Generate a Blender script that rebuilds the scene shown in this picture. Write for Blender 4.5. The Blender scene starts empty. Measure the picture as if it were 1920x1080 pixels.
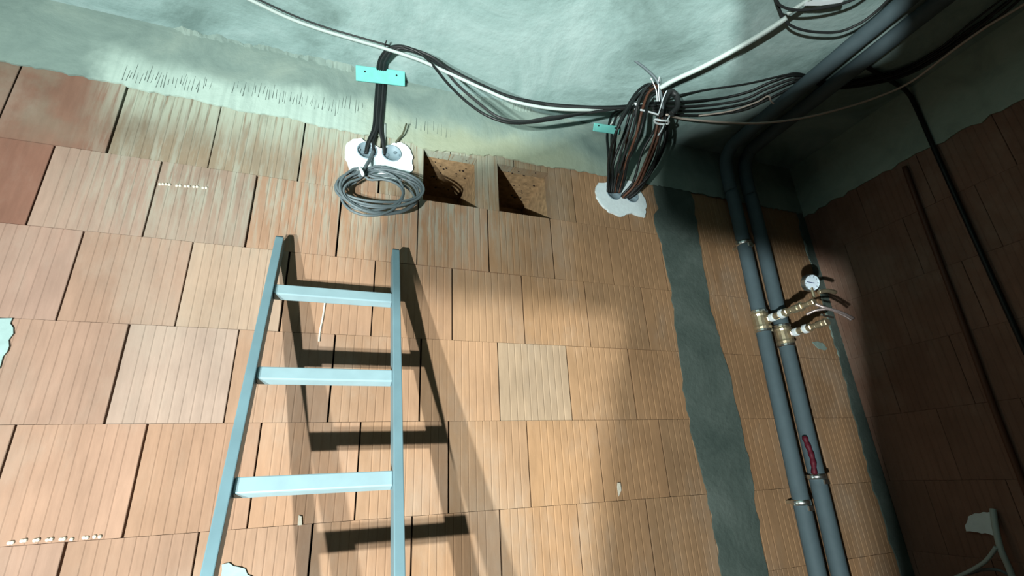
import bpy, bmesh, math, random
from mathutils import Vector, Matrix
random.seed(7)
D = bpy.data
SC = bpy.context.scene
COL = SC.collection

# ------------------------------------------------------------------ camera
cam_data = D.cameras.new('camera'); cam = D.objects.new('camera', cam_data); COL.objects.link(cam)
cam_data.sensor_width = 36.0; cam_data.lens = 16.874
cam_data.clip_start = 0.02
cam.matrix_world = Matrix([[0.936878, -0.08582, -0.338961, 0.658524], [-0.346422, -0.359374, -0.866512, -1.443446], [-0.047449, 0.929239, -0.36642, 1.185294], [0.0, 0.0, 0.0, 1.0]])
SC.camera = cam

# ------------------------------------------------------------------ world, exposure
w = D.worlds.new('world'); SC.world = w; w.use_nodes = True
w.node_tree.nodes['Background'].inputs['Color'].default_value = (0.5, 0.6, 0.7, 1)
w.node_tree.nodes['Background'].inputs['Strength'].default_value = 0.0
SC.view_settings.view_transform = 'Standard'
SC.view_settings.look = 'None'
SC.view_settings.exposure = 0.0
SC.view_settings.gamma = 1.0
SC.view_settings.use_curve_mapping = False

# two site floodlights on the floor behind the camera, partly blocked by the added shade panel
LAMPS = [((-0.435, -2.542, 0.30), 152.0), ((-0.766, -2.348, 0.279), 116.0)]
LAMP_TINT = (0.93, 1.0, 0.97)
LAMP_AIM = (3.2, 0.0, 2.25)

# ------------------------------------------------------------------ materials
ALB = 0.40     # common scale of every body colour (kept low so less light bounces into the shadows)
def nmat(name):
    m = D.materials.new(name); m.use_nodes = True
    nt = m.node_tree; b = nt.nodes['Principled BSDF']
    return m, nt, b
def node(nt, t, **kw):
    n = nt.nodes.new(t)
    for k, v in kw.items(): setattr(n, k, v)
    return n
def plain(name, col, rough=0.6, metal=0.0, var=0.0, scale=30.0, bump=0.0, spec=0.25):
    m, nt, b = nmat(name); col = tuple(c*ALB for c in col)
    b.inputs['Roughness'].default_value = rough; b.inputs['Metallic'].default_value = metal
    b.inputs['Specular IOR Level'].default_value = spec
    b.inputs['Base Color'].default_value = (*col, 1)
    if var or bump:
        g = node(nt, 'ShaderNodeNewGeometry')
        nz = node(nt, 'ShaderNodeTexNoise'); nz.inputs['Scale'].default_value = scale; nz.inputs['Detail'].default_value = 6
        nt.links.new(g.outputs['Position'], nz.inputs['Vector'])
        if var:
            r = node(nt, 'ShaderNodeValToRGB')
            r.color_ramp.elements[0].position = 0.3; r.color_ramp.elements[1].position = 0.7
            r.color_ramp.elements[0].color = (*[c*(1-var) for c in col], 1)
            r.color_ramp.elements[1].color = (*[min(1, c*(1+var)) for c in col], 1)
            nt.links.new(nz.outputs['Fac'], r.inputs['Fac']); nt.links.new(r.outputs['Color'], b.inputs['Base Color'])
        if bump:
            bp = node(nt, 'ShaderNodeBump'); bp.inputs['Strength'].default_value = bump; bp.inputs['Distance'].default_value = 0.004
            nt.links.new(nz.outputs['Fac'], bp.inputs['Height']); nt.links.new(bp.outputs['Normal'], b.inputs['Normal'])
    return m

def brick_material():
    """clay with its own body colour per block (object colour), firing blotches, pale mortar slurry runs near the beam"""
    m, nt, b = nmat('fired_clay'); L = nt.links.new
    b.inputs['Roughness'].default_value = 0.9; b.inputs['Specular IOR Level'].default_value = 0.1
    oi = node(nt, 'ShaderNodeObjectInfo'); g = node(nt, 'ShaderNodeNewGeometry')
    def noise(scale, vec=(1, 1, 1), detail=5, rough=0.55, off=(0, 0, 0)):
        mp = node(nt, 'ShaderNodeMapping'); mp.inputs['Scale'].default_value = vec; mp.inputs['Location'].default_value = off
        L(g.outputs['Position'], mp.inputs['Vector'])
        n = node(nt, 'ShaderNodeTexNoise'); n.inputs['Scale'].default_value = scale
        n.inputs['Detail'].default_value = detail; n.inputs['Roughness'].default_value = rough
        L(mp.outputs['Vector'], n.inputs['Vector']); return n.outputs['Fac']
    def maprange(v, a, c, lo=0.0, hi=1.0):
        r = node(nt, 'ShaderNodeMapRange'); r.interpolation_type = 'SMOOTHSTEP'
        r.inputs[1].default_value = a; r.inputs[2].default_value = c; r.inputs[3].default_value = lo; r.inputs[4].default_value = hi
        L(v, r.inputs[0]); return r.outputs[0]
    def mul(a, c):
        q = node(nt, 'ShaderNodeMath', operation='MULTIPLY')
        for i, v in enumerate((a, c)):
            if isinstance(v, (int, float)): q.inputs[i].default_value = v
            else: L(v, q.inputs[i])
        return q.outputs[0]
    def mix(fac, a, c, mode='MIX'):
        q = node(nt, 'ShaderNodeMix', data_type='RGBA', blend_type=mode)
        if isinstance(fac, float): q.inputs[0].default_value = fac
        else: L(fac, q.inputs[0])
        for s, v in ((6, a), (7, c)):
            if isinstance(v, tuple): q.inputs[s].default_value = (*v, 1)
            else: L(v, q.inputs[s])
        return q.outputs[2]
    v = maprange(noise(5.0, (1, 1, 0.6)), 0.3, 0.7, 0.86, 1.1)
    fine = maprange(noise(45.0, (1.6, 1, 0.25)), 0.3, 0.7, 0.94, 1.05)
    col = mix(1.0, oi.outputs['Color'], mul(v, fine), 'MULTIPLY')
    sep = node(nt, 'ShaderNodeSeparateXYZ'); L(g.outputs['Position'], sep.inputs[0])
    zz, xx = sep.outputs[2], sep.outputs[0]
    # slurry runs: vertical streaks that washed down from the beam
    st = maprange(noise(9.0, (5.5, 1, 0.6), 5, 0.65), 0.43, 0.62)
    blot = maprange(noise(4.2, (1, 1, 1), 5, 0.6, (3, 0, 1)), 0.42, 0.62)
    zone = mul(maprange(zz, 1.74, 2.08), mul(maprange(xx, 1.45, 0.95), maprange(xx, -0.12, 0.12)))
    col = mix(mul(mul(st, 0.8), zone), col, (0.62, 0.62, 0.50))
    zone2 = mul(maprange(zz, 1.95, 2.3), maprange(xx, 1.9, 1.0))
    col = mix(mul(mul(blot, 0.62), zone2), col, (0.40, 0.36, 0.27))
    drip = mul(maprange(noise(11.0, (7.0, 1, 0.35), 4, 0.6, (1, 0, 5)), 0.34, 0.54), mul(maprange(zz, 2.16, 2.33), mul(maprange(xx, 1.45, 0.9), maprange(xx, -0.1, 0.05))))
    col = mix(mul(drip, 0.92), col, (0.72, 0.80, 0.64))
    dk = mul(maprange(noise(3.6, (1, 1, 0.8), 5, 0.6, (9, 0, 4)), 0.55, 0.70), mul(maprange(zz, 2.0, 2.25), maprange(xx, 0.9, 0.4)))
    col = mix(mul(dk, 0.55), col, (0.26, 0.19, 0.13))
    # pale dust veil over whole wall
    veil = maprange(noise(2.6, (1.4, 1, 0.8), 7, 0.68, (7, 2, 0)), 0.45, 0.72, 0.0, 0.36)
    col = mix(veil, col, (0.68, 0.58, 0.47))
    col = mix(1.0, col, (ALB, ALB, ALB), 'MULTIPLY')
    L(col, b.inputs['Base Color'])
    bp = node(nt, 'ShaderNodeBump'); bp.inputs['Strength'].default_value = 0.35; bp.inputs['Distance'].default_value = 0.003
    L(noise(60.0, (1, 1, 0.3)), bp.inputs['Height']); L(bp.outputs['Normal'], b.inputs['Normal'])
    return m

def concrete_material(name, c0, c1, c2, scale=2.2, bump=0.5, bscale=25.0):
    m, nt, b = nmat(name); L = nt.links.new
    c0, c1, c2 = (tuple(c*ALB for c in q) for q in (c0, c1, c2))
    b.inputs['Roughness'].default_value = 0.9; b.inputs['Specular IOR Level'].default_value = 0.1
    g = node(nt, 'ShaderNodeNewGeometry')
    n1 = node(nt, 'ShaderNodeTexNoise'); n1.inputs['Scale'].default_value = scale; n1.inputs['Detail'].default_value = 9; n1.inputs['Roughness'].default_value = 0.62
    n1.inputs['Distortion'].default_value = 0.6
    n2 = node(nt, 'ShaderNodeTexNoise'); n2.inputs['Scale'].default_value = bscale; n2.inputs['Detail'].default_value = 6
    for n in (n1, n2): L(g.outputs['Position'], n.inputs['Vector'])
    r = node(nt, 'ShaderNodeValToRGB'); e = r.color_ramp.elements
    e[0].position = 0.33; e[0].color = (*c0, 1); e[1].position = 0.67; e[1].color = (*c2, 1)
    x = e.new(0.5); x.color = (*c1, 1)
    L(n1.outputs['Fac'], r.inputs['Fac']); L(r.outputs['Color'], b.inputs['Base Color'])
    ad = node(nt, 'ShaderNodeMath', operation='ADD'); L(n1.outputs['Fac'], ad.inputs[0])
    ml = node(nt, 'ShaderNodeMath', operation='MULTIPLY'); ml.inputs[1].default_value = 0.35
    L(n2.outputs['Fac'], ml.inputs[0]); L(ml.outputs[0], ad.inputs[1])
    bp = node(nt, 'ShaderNodeBump'); bp.inputs['Strength'].default_value = bump; bp.inputs['Distance'].default_value = 0.02
    L(ad.outputs[0], bp.inputs['Height']); L(bp.outputs['Normal'], b.inputs['Normal'])
    return m

def beam_material():
    """raw concrete with a thin pale plaster skim trowelled over its lower half"""
    m = concrete_material('beam_concrete', (0.30, 0.42, 0.38), (0.40, 0.54, 0.48), (0.52, 0.66, 0.57), 4.0, 0.35)
    nt = m.node_tree; L = nt.links.new; b = nt.nodes['Principled BSDF']
    ramp = [n for n in nt.nodes if n.type == 'VALTORGB'][0]
    g = node(nt, 'ShaderNodeNewGeometry'); sep = node(nt, 'ShaderNodeSeparateXYZ'); L(g.outputs['Position'], sep.inputs[0])
    def noise(scale, vec, det=5):
        mp = node(nt, 'ShaderNodeMapping'); mp.inputs['Scale'].default_value = vec; L(g.outputs['Position'], mp.inputs['Vector'])
        n = node(nt, 'ShaderNodeTexNoise'); n.inputs['Scale'].default_value = scale; n.inputs['Detail'].default_value = det
        L(mp.outputs['Vector'], n.inputs['Vector']); return n.outputs['Fac']
    def mr(v, a, c, lo=0., hi=1.):
        r = node(nt, 'ShaderNodeMapRange'); r.interpolation_type = 'SMOOTHSTEP'
        for i, q in enumerate((a, c, lo, hi)): r.inputs[i+1].default_value = q
        L(v, r.inputs[0]); return r.outputs[0]
    def op(o, a, c):
        q = node(nt, 'ShaderNodeMath', operation=o)
        for i, v in enumerate((a, c)):
            if isinstance(v, float): q.inputs[i].default_value = v
            else: L(v, q.inputs[i])
        return q.outputs[0]
    zed = op('ADD', sep.outputs[2], op('MULTIPLY', op('SUBTRACT', noise(5.0, (1, 1, 1)), 0.5), 0.22))
    exx = op('ADD', sep.outputs[0], op('MULTIPLY', op('SUBTRACT', noise(7.0, (1, 1, 1)), 0.5), 0.25))
    skim = op('MULTIPLY', mr(zed, 2.50, 2.40), op('MULTIPLY', mr(exx, -0.12, -0.02), mr(exx, 1.15, 0.55, 0.25, 1.0)))
    streak = mr(noise(10.0, (6.0, 1, 0.4)), 0.35, 0.6, 0.75, 1.0)
    mx = node(nt, 'ShaderNodeMix', data_type='RGBA'); L(op('MULTIPLY', skim, streak), mx.inputs[0])
    L(ramp.outputs['Color'], mx.inputs[6]); mx.inputs[7].default_value = (0.80*ALB, 1.02*ALB, 0.90*ALB, 1)
    # yellowish clay wash on the bare right half
    wash = op('MULTIPLY', op('MULTIPLY', mr(exx, 0.55, 0.95), mr(exx, 1.9, 1.3)), mr(zed, 2.50, 2.36, 0.0, 0.75))
    m2 = node(nt, 'ShaderNodeMix', data_type='RGBA'); L(wash, m2.inputs[0]); L(mx.outputs[2], m2.inputs[6])
    m2.inputs[7].default_value = (0.66*ALB, 0.70*ALB, 0.46*ALB, 1)
    L(m2.outputs[2], b.inputs['Base Color'])
    return m

M = {}
M['brick'] = brick_material()
M['core'] = plain('joint_shadow_clay', (0.05, 0.03, 0.02), 0.95)
M['concrete'] = concrete_material('raw_concrete', (0.30, 0.45, 0.42), (0.50, 0.72, 0.69), (0.70, 0.93, 0.90), 2.6)
M['beam'] = beam_material()
M['bright_concrete'] = concrete_material('lightened_concrete', (0.60, 0.80, 0.70), (0.70, 0.92, 0.80), (0.80, 1.02, 0.90), 9.0, 0.25, 40)  # side beam concrete, lightened in colour to stand in for weak bounce light
M['mortar'] = concrete_material('cement_mortar', (0.13, 0.18, 0.16), (0.17, 0.225, 0.20), (0.23, 0.29, 0.26), 5.0, 0.4, 60)
M['gypsum'] = plain('gypsum', (1.45, 1.68, 1.72), 0.85, 0, 0.05, 60, 0.25)
M['splash'] = plain('thin_set_splash', (0.56, 0.80, 0.77), 0.8, 0, 0.1, 40, 0.2)
M['chalk'] = plain('pale_mortar_bits', (1.25, 1.15, 0.95), 0.85, 0, 0.1, 80, 0.3)
M['scratch'] = plain('trowel_grooves', (0.16, 0.22, 0.19), 0.95)
M['recess'] = plain('rough_clay_recess', (0.68, 0.44, 0.23), 0.9, 0, 0.3, 45, 0.6)
M['floor'] = plain('screed', (0.07, 0.065, 0.06), 0.9, 0, 0.15, 8, 0.2)
M['dimwall'] = plain('plastered_brick', (0.075, 0.05, 0.038), 0.9, 0, 0.15, 6, 0.3)
M['panel'] = plain('shade_panel_grey', (0.36, 0.36, 0.34), 0.9, 0, 0.1, 6, 0.2)  # grey set so the added panel bounces some light to the right corner
M['ladder'] = plain('galvanised_paint', (0.31, 0.51, 0.58), 0.42, 0.25, 0.08, 14)
M['rung'] = plain('bare_aluminium', (0.60, 0.86, 0.94), 0.40, 0.25, 0.06, 20)
M['cap'] = plain('rail_end_cap', (0.06, 0.08, 0.09), 0.6)
M['black'] = plain('black_cable', (0.018, 0.022, 0.022), 0.45)
M['dark'] = plain('charcoal_cable', (0.045, 0.05, 0.05), 0.5)
M['grey'] = plain('grey_cable', (0.22, 0.28, 0.30), 0.45)
M['white'] = plain('white_cable', (0.80, 0.95, 0.90), 0.45)
M['beige'] = plain('beige_cable', (1.0, 0.86, 0.74), 0.5)
M['brown'] = plain('brown_cable', (0.20, 0.085, 0.05), 0.5)
M['olive'] = plain('olive_cable', (0.16, 0.17, 0.10), 0.5)
M['copper'] = plain('orange_core', (0.42, 0.17, 0.08), 0.45)
M['strap'] = plain('turquoise_strip', (0.30, 1.02, 0.92), 0.6, 0, 0.06, 40, 0.1)
M['nail'] = plain('nail_head', (0.05, 0.06, 0.06), 0.4, 0.8)
M['tie'] = plain('white_nylon', (1.5, 1.65, 1.7), 0.4)
M['box'] = plain('blue_grey_plastic', (0.42, 0.58, 0.66), 0.5)
M['boxin'] = plain('box_inside', (0.30, 0.42, 0.48), 0.55)
M['foam'] = plain('grey_foam', (0.145, 0.215, 0.245), 0.7, 0, 0.06, 30, 0.15)
M['steel'] = plain('zinc_steel', (1.8, 1.95, 1.9), 0.3, 1.0)
M['brass'] = plain('brass', (1.35, 1.15, 0.78), 0.35, 0.85, 0.15, 60)
M['dial'] = plain('dial_face', (1.5, 1.75, 1.95), 0.4)
M['needle'] = plain('needle_blue', (0.08, 0.12, 0.35), 0.5)
M['red'] = plain('red_rubber', (0.17, 0.012, 0.03), 0.6, 0, 0.3, 120)
M['hose'] = plain('braided_hose', (0.8, 0.66, 0.64), 0.35, 0.5, 0.25, 200)
M['lens'] = plain('lamp_glass', (0.8, 0.85, 0.85), 0.2)

# ------------------------------------------------------------------ mesh helpers
class MB:
    def __init__(self): self.v = []; self.f = []
    def add(self, vs, fs):
        o = len(self.v); self.v += [tuple(p) for p in vs]; self.f += [tuple(i+o for i in q) for q in fs]; return self
    def box(self, a, b, mat=None):
        (x0, y0, z0), (x1, y1, z1) = a, b
        vs = [(x0,y0,z0),(x1,y0,z0),(x1,y1,z0),(x0,y1,z0),(x0,y0,z1),(x1,y0,z1),(x1,y1,z1),(x0,y1,z1)]
        if mat is not None: vs = [mat @ Vector(p) for p in vs]
        return self.add(vs, [(0,3,2,1),(4,5,6,7),(0,1,5,4),(1,2,6,5),(2,3,7,6),(3,0,4,7)])
    def lathe(self, prof, p, axis, n=20, close=True):
        """prof: (radius, distance along axis)"""
        ax = Vector(axis).normalized(); s = ax.orthogonal().normalized(); t = ax.cross(s); P = Vector(p)
        vs = []; fs = []
        for r, h in prof:
            for i in range(n):
                a = 2*math.pi*i/n; vs.append(P + ax*h + (s*math.cos(a) + t*math.sin(a))*r)
        for k in range(len(prof)-1):
            for i in range(n):
                j = (i+1) % n; fs.append((k*n+i, k*n+j, (k+1)*n+j, (k+1)*n+i))
        if close:
            fs.append(tuple(range(n-1, -1, -1))); fs.append(tuple((len(prof)-1)*n+i for i in range(n)))
        return self.add(vs, fs)
    def tube(self, pts, r, n=8, smooth=6, closed=False):
        P = [Vector(p) for p in pts]
        if smooth and len(P) > 2:
            Q = []; m = len(P)
            for i in range(m if closed else m-1):
                if closed: a, b, c, d = P[i-1], P[i], P[(i+1) % m], P[(i+2) % m]
                else: a, b, c, d = P[max(i-1, 0)], P[i], P[i+1], P[min(i+2, m-1)]
                for k in range(smooth):
                    t = k/smooth
                    Q.append(0.5*((2*b) + (c-a)*t + (2*a-5*b+4*c-d)*t*t + (3*b-a-3*c+d)*t**3))
            if not closed: Q.append(P[-1])
            P = Q
        m = len(P); up = None; vs = []; fs = []
        for i in range(m):
            if closed: d = (P[(i+1) % m]-P[i-1]).normalized()
            else: d = (P[min(i+1, m-1)]-P[max(i-1, 0)]).normalized()
            if up is None: up = d.orthogonal().normalized()
            up = (up - d*up.dot(d)).normalized(); sd = d.cross(up)
            rr = r(i/(m-1)) if callable(r) else r
            for k in range(n):
                a = 2*math.pi*k/n; vs.append(P[i] + (up*math.cos(a)+sd*math.sin(a))*rr)
        for i in range(m if closed else m-1):
            for k in range(n):
                q = (k+1) % n; i2 = (i+1) % m
                fs.append((i*n+k, i*n+q, i2*n+q, i2*n+k))
        if not closed:
            fs.append(tuple(range(n-1, -1, -1))); fs.append(tuple((m-1)*n+k for k in range(n)))
        return self.add(vs, fs)
    def slab(self, outline, holes, to3, depth):
        """flat plate from 2D outline (+ holes), to3(u, v, d) -> 3D with d = height above surface"""
        bm = bmesh.new(); es = []
        for loop in [outline]+list(holes):
            vv = [bm.verts.new((p[0], p[1], 0)) for p in loop]
            es += [bm.edges.new((vv[i], vv[(i+1) % len(vv)])) for i in range(len(vv))]
        bmesh.ops.triangle_fill(bm, use_beauty=True, use_dissolve=False, edges=es)
        bm.verts.index_update()
        top = [to3(q.co.x, q.co.y, depth) for q in bm.verts]; bot = [to3(q.co.x, q.co.y, 0.0) for q in bm.verts]
        n = len(top); fs = [tuple(q.index for q in fc.verts) for fc in bm.faces]
        sides = [(e.verts[0].index, e.verts[1].index) for e in bm.edges if len(e.link_faces) == 1]
        bm.free()
        return self.add(top+bot, fs + [tuple(i+n for i in reversed(q)) for q in fs] + [(a, b, b+n, a+n) for a, b in sides])
    def mesh(self, name, mat, smooth=False):
        me = D.meshes.new(name); me.from_pydata(self.v, [], self.f); me.update()
        bm = bmesh.new(); bm.from_mesh(me); bmesh.ops.recalc_face_normals(bm, faces=bm.faces); bm.to_mesh(me); bm.free()
        if mat is not None: me.materials.append(mat)
        if smooth:
            for p in me.polygons: p.use_smooth = len(p.vertices) <= 4
        return me
    def obj(self, name, mat, parent=None, smooth=False):
        o = D.objects.new(name, self.mesh(name, mat, smooth)); COL.objects.link(o)
        if parent: o.parent = parent
        return o
def tag(o, label, cat, group=None):
    o['label'] = label; o['category'] = cat
    if group: o['group'] = group
    return o
def struct(o): o['kind'] = 'structure'; return o
def empty(name, loc=(0, 0, 0)):
    o = D.objects.new(name, None); COL.objects.link(o); o.location = loc; o.empty_display_size = 0.05; return o
def child(o, parent):
    o.parent = parent; o.matrix_parent_inverse = Matrix.Translation(-Vector(parent.location)); return o

# ------------------------------------------------------------------ the shell
CEIL = 2.60; XR = 2.80; XLW = -3.20; YF = -5.20; SHADE_Y = -1.72
struct(MB().box((XLW-.2, YF-.2, -0.1), (XR+.2, 0.35, 0)).obj('floor', M['floor']))
struct(MB().box((XLW-.2, YF-.2, CEIL), (XR+.2, 0.35, CEIL+.15)).obj('ceiling', M['concrete']))
struct(MB().box((XLW-.2, YF, 0), (XLW, 0, CEIL)).obj('wall_left', M['dimwall']))
struct(MB().box((XLW-.2, YF-.2, 0), (XR+.2, YF, CEIL)).obj('wall_front', M['dimwall']))
# added unseen panel, its edge cut to cast the photographer's shadow shape
edge = [(0.13, 0.001), (0.15, 0.3), (0.17, 0.41), (0.198, 0.57), (0.231, 0.69), (0.247, 0.74), (0.247, 0.769), (0.2, 0.772), (0.12, 0.774), (0.05, 0.775), (-0.01, 0.779), (-0.037, 0.8), (-0.04, 0.85), (-0.03, 0.89), (0.0, 0.915), (0.05, 0.935), (0.13, 0.975), (0.22, 1.03), (0.34, 1.09), (0.48, 1.15), (0.54, 1.22), (0.57, 1.32), (0.58, 2.599)]
ol = edge + [(XR-.002, CEIL-.001), (XR-.002, 0.001)]
struct(MB().slab(ol, [], lambda u, v, d: (u, SHADE_Y+.015-d, v), 0.03).obj('shade_panel', M['panel']))

# back wall: core with two recesses, clay blocks laid on its face
PITCH = 0.2491; B0 = 1.10; WB = 0.25
OFFS = {-1: .599, 0: 0.0, 1: .652, 2: .050, 3: .571, 4: .030, -2: .12, -3: .62, -4: .08, -5: .55}
REC = [(0.907, 1.108, 2.0985, 2.312), (1.190, 1.402, 2.1005, 2.306)]
RD = 0.30; CY = 0.045
wb = MB()
zt0, zt1 = 2.095, 2.316
wb.box((XLW, CY, 0), (XR, 0.345, zt0)); wb.box((XLW, CY, zt1), (XR, 0.345, CEIL))
for a, b in ((XLW, REC[0][0]-.004), (REC[0][1]+.004, REC[1][0]-.004), (REC[1][1]+.004, XR)): wb.box((a, CY, zt0), (b, 0.345, zt1))
wall_back = struct(wb.obj('wall_back', M['core']))

def brick_mesh(wd, ht, dep=0.04, grooves=True, first=0.030, name='brick'):
    """front face with vertical ribs; origin at lower left front, face at y=0, depth into +y"""
    xs = [(0.0, 0.0012), (0.0012, 0.0)]
    if grooves:
        x = first
        while x < wd-0.022:
            xs += [(x-.0027, 0.0), (x-.0006, .0012), (x+.0006, .0012), (x+.0027, 0.0)]; x += 0.0232
    xs += [(wd-.0012, 0.0), (wd, 0.0012)]
    mb = MB(); n = len(xs); vs = [(x, y, 0) for x, y in xs]+[(x, y, ht) for x, y in xs]+[(0, dep, 0), (wd, dep, 0), (0, dep, ht), (wd, dep, ht)]
    fs = [(i, i+1, n+i+1, n+i) for i in range(n-1)]
    fs += [(0, n, 2*n+2, 2*n), (n-1, 2*n+1, 2*n+3, 2*n-1)]
    fs += [tuple(range(n-1, -1, -1)) + (2*n, 2*n+1), tuple(range(n, 2*n)) + (2*n+3, 2*n+2)]
    return mb.add(vs, fs).mesh(name, M['brick'])
GAP = 0.0044; BED = 0.0010
FULL = [brick_mesh(WB-GAP, PITCH-BED, first=f) for f in (0.034, 0.030, 0.043)]
SMOOTHB = brick_mesh(WB-GAP, PITCH-BED, grooves=False)
def clay(x, z, seed):
    r = random.Random(seed)
    # pinker to the left, more orange to the right and below
    t = min(1, max(0, (x+0.1)/1.3))
    a = (0.63, 0.395, 0.285); b = (0.63, 0.372, 0.20)
    k = 0.93 + r.random()*0.13
    h = (r.random()-.5)*0.05
    return tuple((a[i]*(1-t)+b[i]*t)*k*(1+(h, 0, -h)[i]) for i in range(3))+(1,)
def put(me, parent, loc, rot=0.0, color=None):
    o = D.objects.new('brick', me); COL.objects.link(o); o.parent = parent
    o.location = loc; o.rotation_euler = (0, 0, rot)
    if color: o.color = color
    return o
RED_BLOCKS = ((3, -2), (4, -1), (4, -2))
SPECIAL = {(3, -2): (0.40, 0.20, 0.14, 1), (4, -1): (0.40, 0.22, 0.155, 1), (4, -2): (0.34, 0.19, 0.13, 1),
           (1, 0): (0.66, 0.48, 0.38, 1), (1, 4): (0.64, 0.455, 0.30, 1), (3, 0): (0.52, 0.375, 0.285, 1), (3, -1): (0.60, 0.41, 0.315, 1),
           (4, 0): (0.46, 0.345, 0.23, 1), (4, 1): (0.50, 0.39, 0.27, 1), (2, -1): (0.60, 0.39, 0.30, 1), (2, 1): (0.66, 0.47, 0.34, 1)}
def lay(row, x0, x1, z0, z1, col, seed):
    """a cut block between given limits"""
    put(brick_mesh(x1-x0, z1-z0, first=0.020 + 0.012*(seed % 2)), wall_back, (x0, random.Random(seed).uniform(-.0012, .0012), z0), 0, col)
for row in range(-5, 5):
    z = B0+row*PITCH
    k = -9
    while True:
        x = (k+OFFS[row])*WB; k += 1
        if x+WB < XLW: continue
        if x >= XR-.003: break
        kk = k-1
        c = SPECIAL.get((row, kk)) or clay(x, z, row*100+kk)
        x0, x1 = max(x, XLW)+GAP/2, min(x+WB, XR)-GAP/2
        z0, z1 = max(z, 0.001)+BED/2, z+PITCH-BED/2
        if x1-x0 < .01: continue
        if row == 4 and x1 > REC[0][0]-.001 and x0 < REC[1][1]:
            continue
        r = random.Random(row*51+kk*7)
        if x1-x0 > WB-GAP-.002 and z >= 0:
            me = SMOOTHB if (row, kk) in RED_BLOCKS else FULL[r.randrange(3)]
            put(me, wall_back, (x0+r.uniform(-.0012, .0012), r.uniform(-.0016, .0016), z0), r.uniform(-.003, .003), c)
        else:
            lay(row, x0, x1, z0, z1, c, row*31+kk)
# cut blocks round the two recesses
z0 = B0+4*PITCH+BED/2; z1 = B0+5*PITCH-BED/2
cc = (0.52, 0.34, 0.19, 1)
lay(4, 0.7605, REC[0][0], z0, z1, cc, 1)
lay(4, REC[0][0]+.001, 1.005, REC[0][3], z1, cc, 2); lay(4, 1.009, REC[0][1], REC[0][3], z1, cc, 3)
lay(4, REC[0][1]+.001, REC[1][0]-.001, z0, z1, cc, 4)
lay(4, REC[1][0], 1.256, REC[1][3], z1, cc, 5); lay(4, 1.260, REC[1][1], REC[1][3], z1, cc, 6)
lay(4, REC[1][1]+.001, 1.5058, z0, z1, (0.50, 0.31, 0.17, 1), 7)
for a, b, c, d in REC:
    mb = MB(); y0, y1 = 0.004, RD; e = .003
    a -= e; b += e; c -= .001; d += .002
    vs = [(a,y0,c),(b,y0,c),(b,y0,d),(a,y0,d),(a,y1,c),(b,y1,c),(b,y1,d),(a,y1,d)]
    o_ = [(a-.006,y0,c-.001),(b+.006,y0,c-.001),(b+.006,y0,d+.001),(a-.006,y0,d+.001)]
    mb.add(vs, [(0,1,5,4),(1,2,6,5),(2,3,7,6),(3,0,4,7),(4,5,6,7)])
    rec = mb.obj('recess_lining', M['recess'], wall_back); rec['label'] = 'rough hacked-out clay inside of the square recess'
    # ragged pock marks on the inside top face
    pk = MB(); r = random.Random(int(a*1000))
    for i in range(26):
        px = r.uniform(a+.03, b-.01); py = r.uniform(.01, .26); s = r.uniform(.002, .006)
        pk.lathe([(s, 0), (s*.5, .004)], (px, py, d), (0, 0, -1), 6)
    o = pk.obj('pock_marks', M['core'], wall_back); o['kind'] = 'stuff'

# outlines on the back wall are given as (x, z) points
def on_back(d0): return lambda u, v, d: (u, -d0-d, v)
def jag(pts, amp, n, seed, close=False):
    r = random.Random(seed); out = []
    m = len(pts)
    for i in range(m if close else m-1):
        a = Vector(pts[i]); b = Vector(pts[(i+1) % m]); k = max(1, int((b-a).length/n))
        nn = Vector((-(b-a).y, (b-a).x)).normalized() if (b-a).length else Vector((0, 0))
        for j in range(k):
            p = a.lerp(b, j/k); out.append(tuple(p + nn*r.uniform(-amp, amp)) if (j or i) else tuple(p))
    if not close: out.append(tuple(pts[-1]))
    return out
low = [(x, min(z, 2.341)) for x, z in [(-0.2918, 2.3493), (-0.2216, 2.352), (-0.1636, 2.3644), (-0.0995, 2.3598), (-0.0042, 2.341), (0.0926, 2.3314), (0.1476, 2.3385), (0.2359, 2.3309), (0.3427, 2.3248), (0.4526, 2.3336), (0.5531, 2.3231), (0.6218, 2.3219), (0.7103, 2.3226), (0.8394, 2.3319), (0.9171, 2.3071), (1.0165, 2.3172), (1.1201, 2.3252), (1.1849, 2.3416), (1.2505, 2.3357), (1.4101, 2.3309), (1.4837, 2.3537), (1.6062, 2.3444), (1.713, 2.3736), (1.8479, 2.3785)]]
low = [(XLW, 2.339)] + low + [(XR, 2.335)]
ol = jag(low, .004, .013, 3) + [(XR, CEIL-.0005), (XLW, CEIL-.0005)]
o = MB().slab(ol, [], on_back(.0015), .006).obj('ring_beam', M['beam'], wall_back); o['label'] = 'raw concrete ring beam above the clay blocks'
# notch marks of the trowel in the smear
sc = MB(); r = random.Random(11)
for (xa, xb, za, zb, n) in [(-0.0061, 0.2254, 2.3825, 2.3978, 26), (0.2837, 0.6145, 2.4148, 2.415, 32), (0.6127, 0.7033, 2.4383, 2.4388, 6), (0.8563, 1.0167, 2.4055, 2.4078, 10)]:
    for i in range(n):
        t = (i+r.uniform(-.3, .3))/n; x = xa+(xb-xa)*t; zc = za+(zb-za)*t + r.uniform(-.012, .012); h = r.uniform(.010, .032)
        wd = r.uniform(.0005, .0012); lean = r.uniform(-.002, .004)
        sc.add([(x-wd, -.0079, zc-h), (x+wd, -.0079, zc-h), (x+wd*.4+lean, -.0079, zc+h), (x-wd*.4+lean, -.0079, zc+h),
                (x-wd, -.005, zc-h), (x+wd, -.005, zc-h), (x+wd*.4+lean, -.005, zc+h), (x-wd*.4+lean, -.005, zc+h)],
               [(0,1,2,3),(4,7,6,5),(0,4,5,1),(1,5,6,2),(2,6,7,3),(3,7,4,0)])
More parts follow.
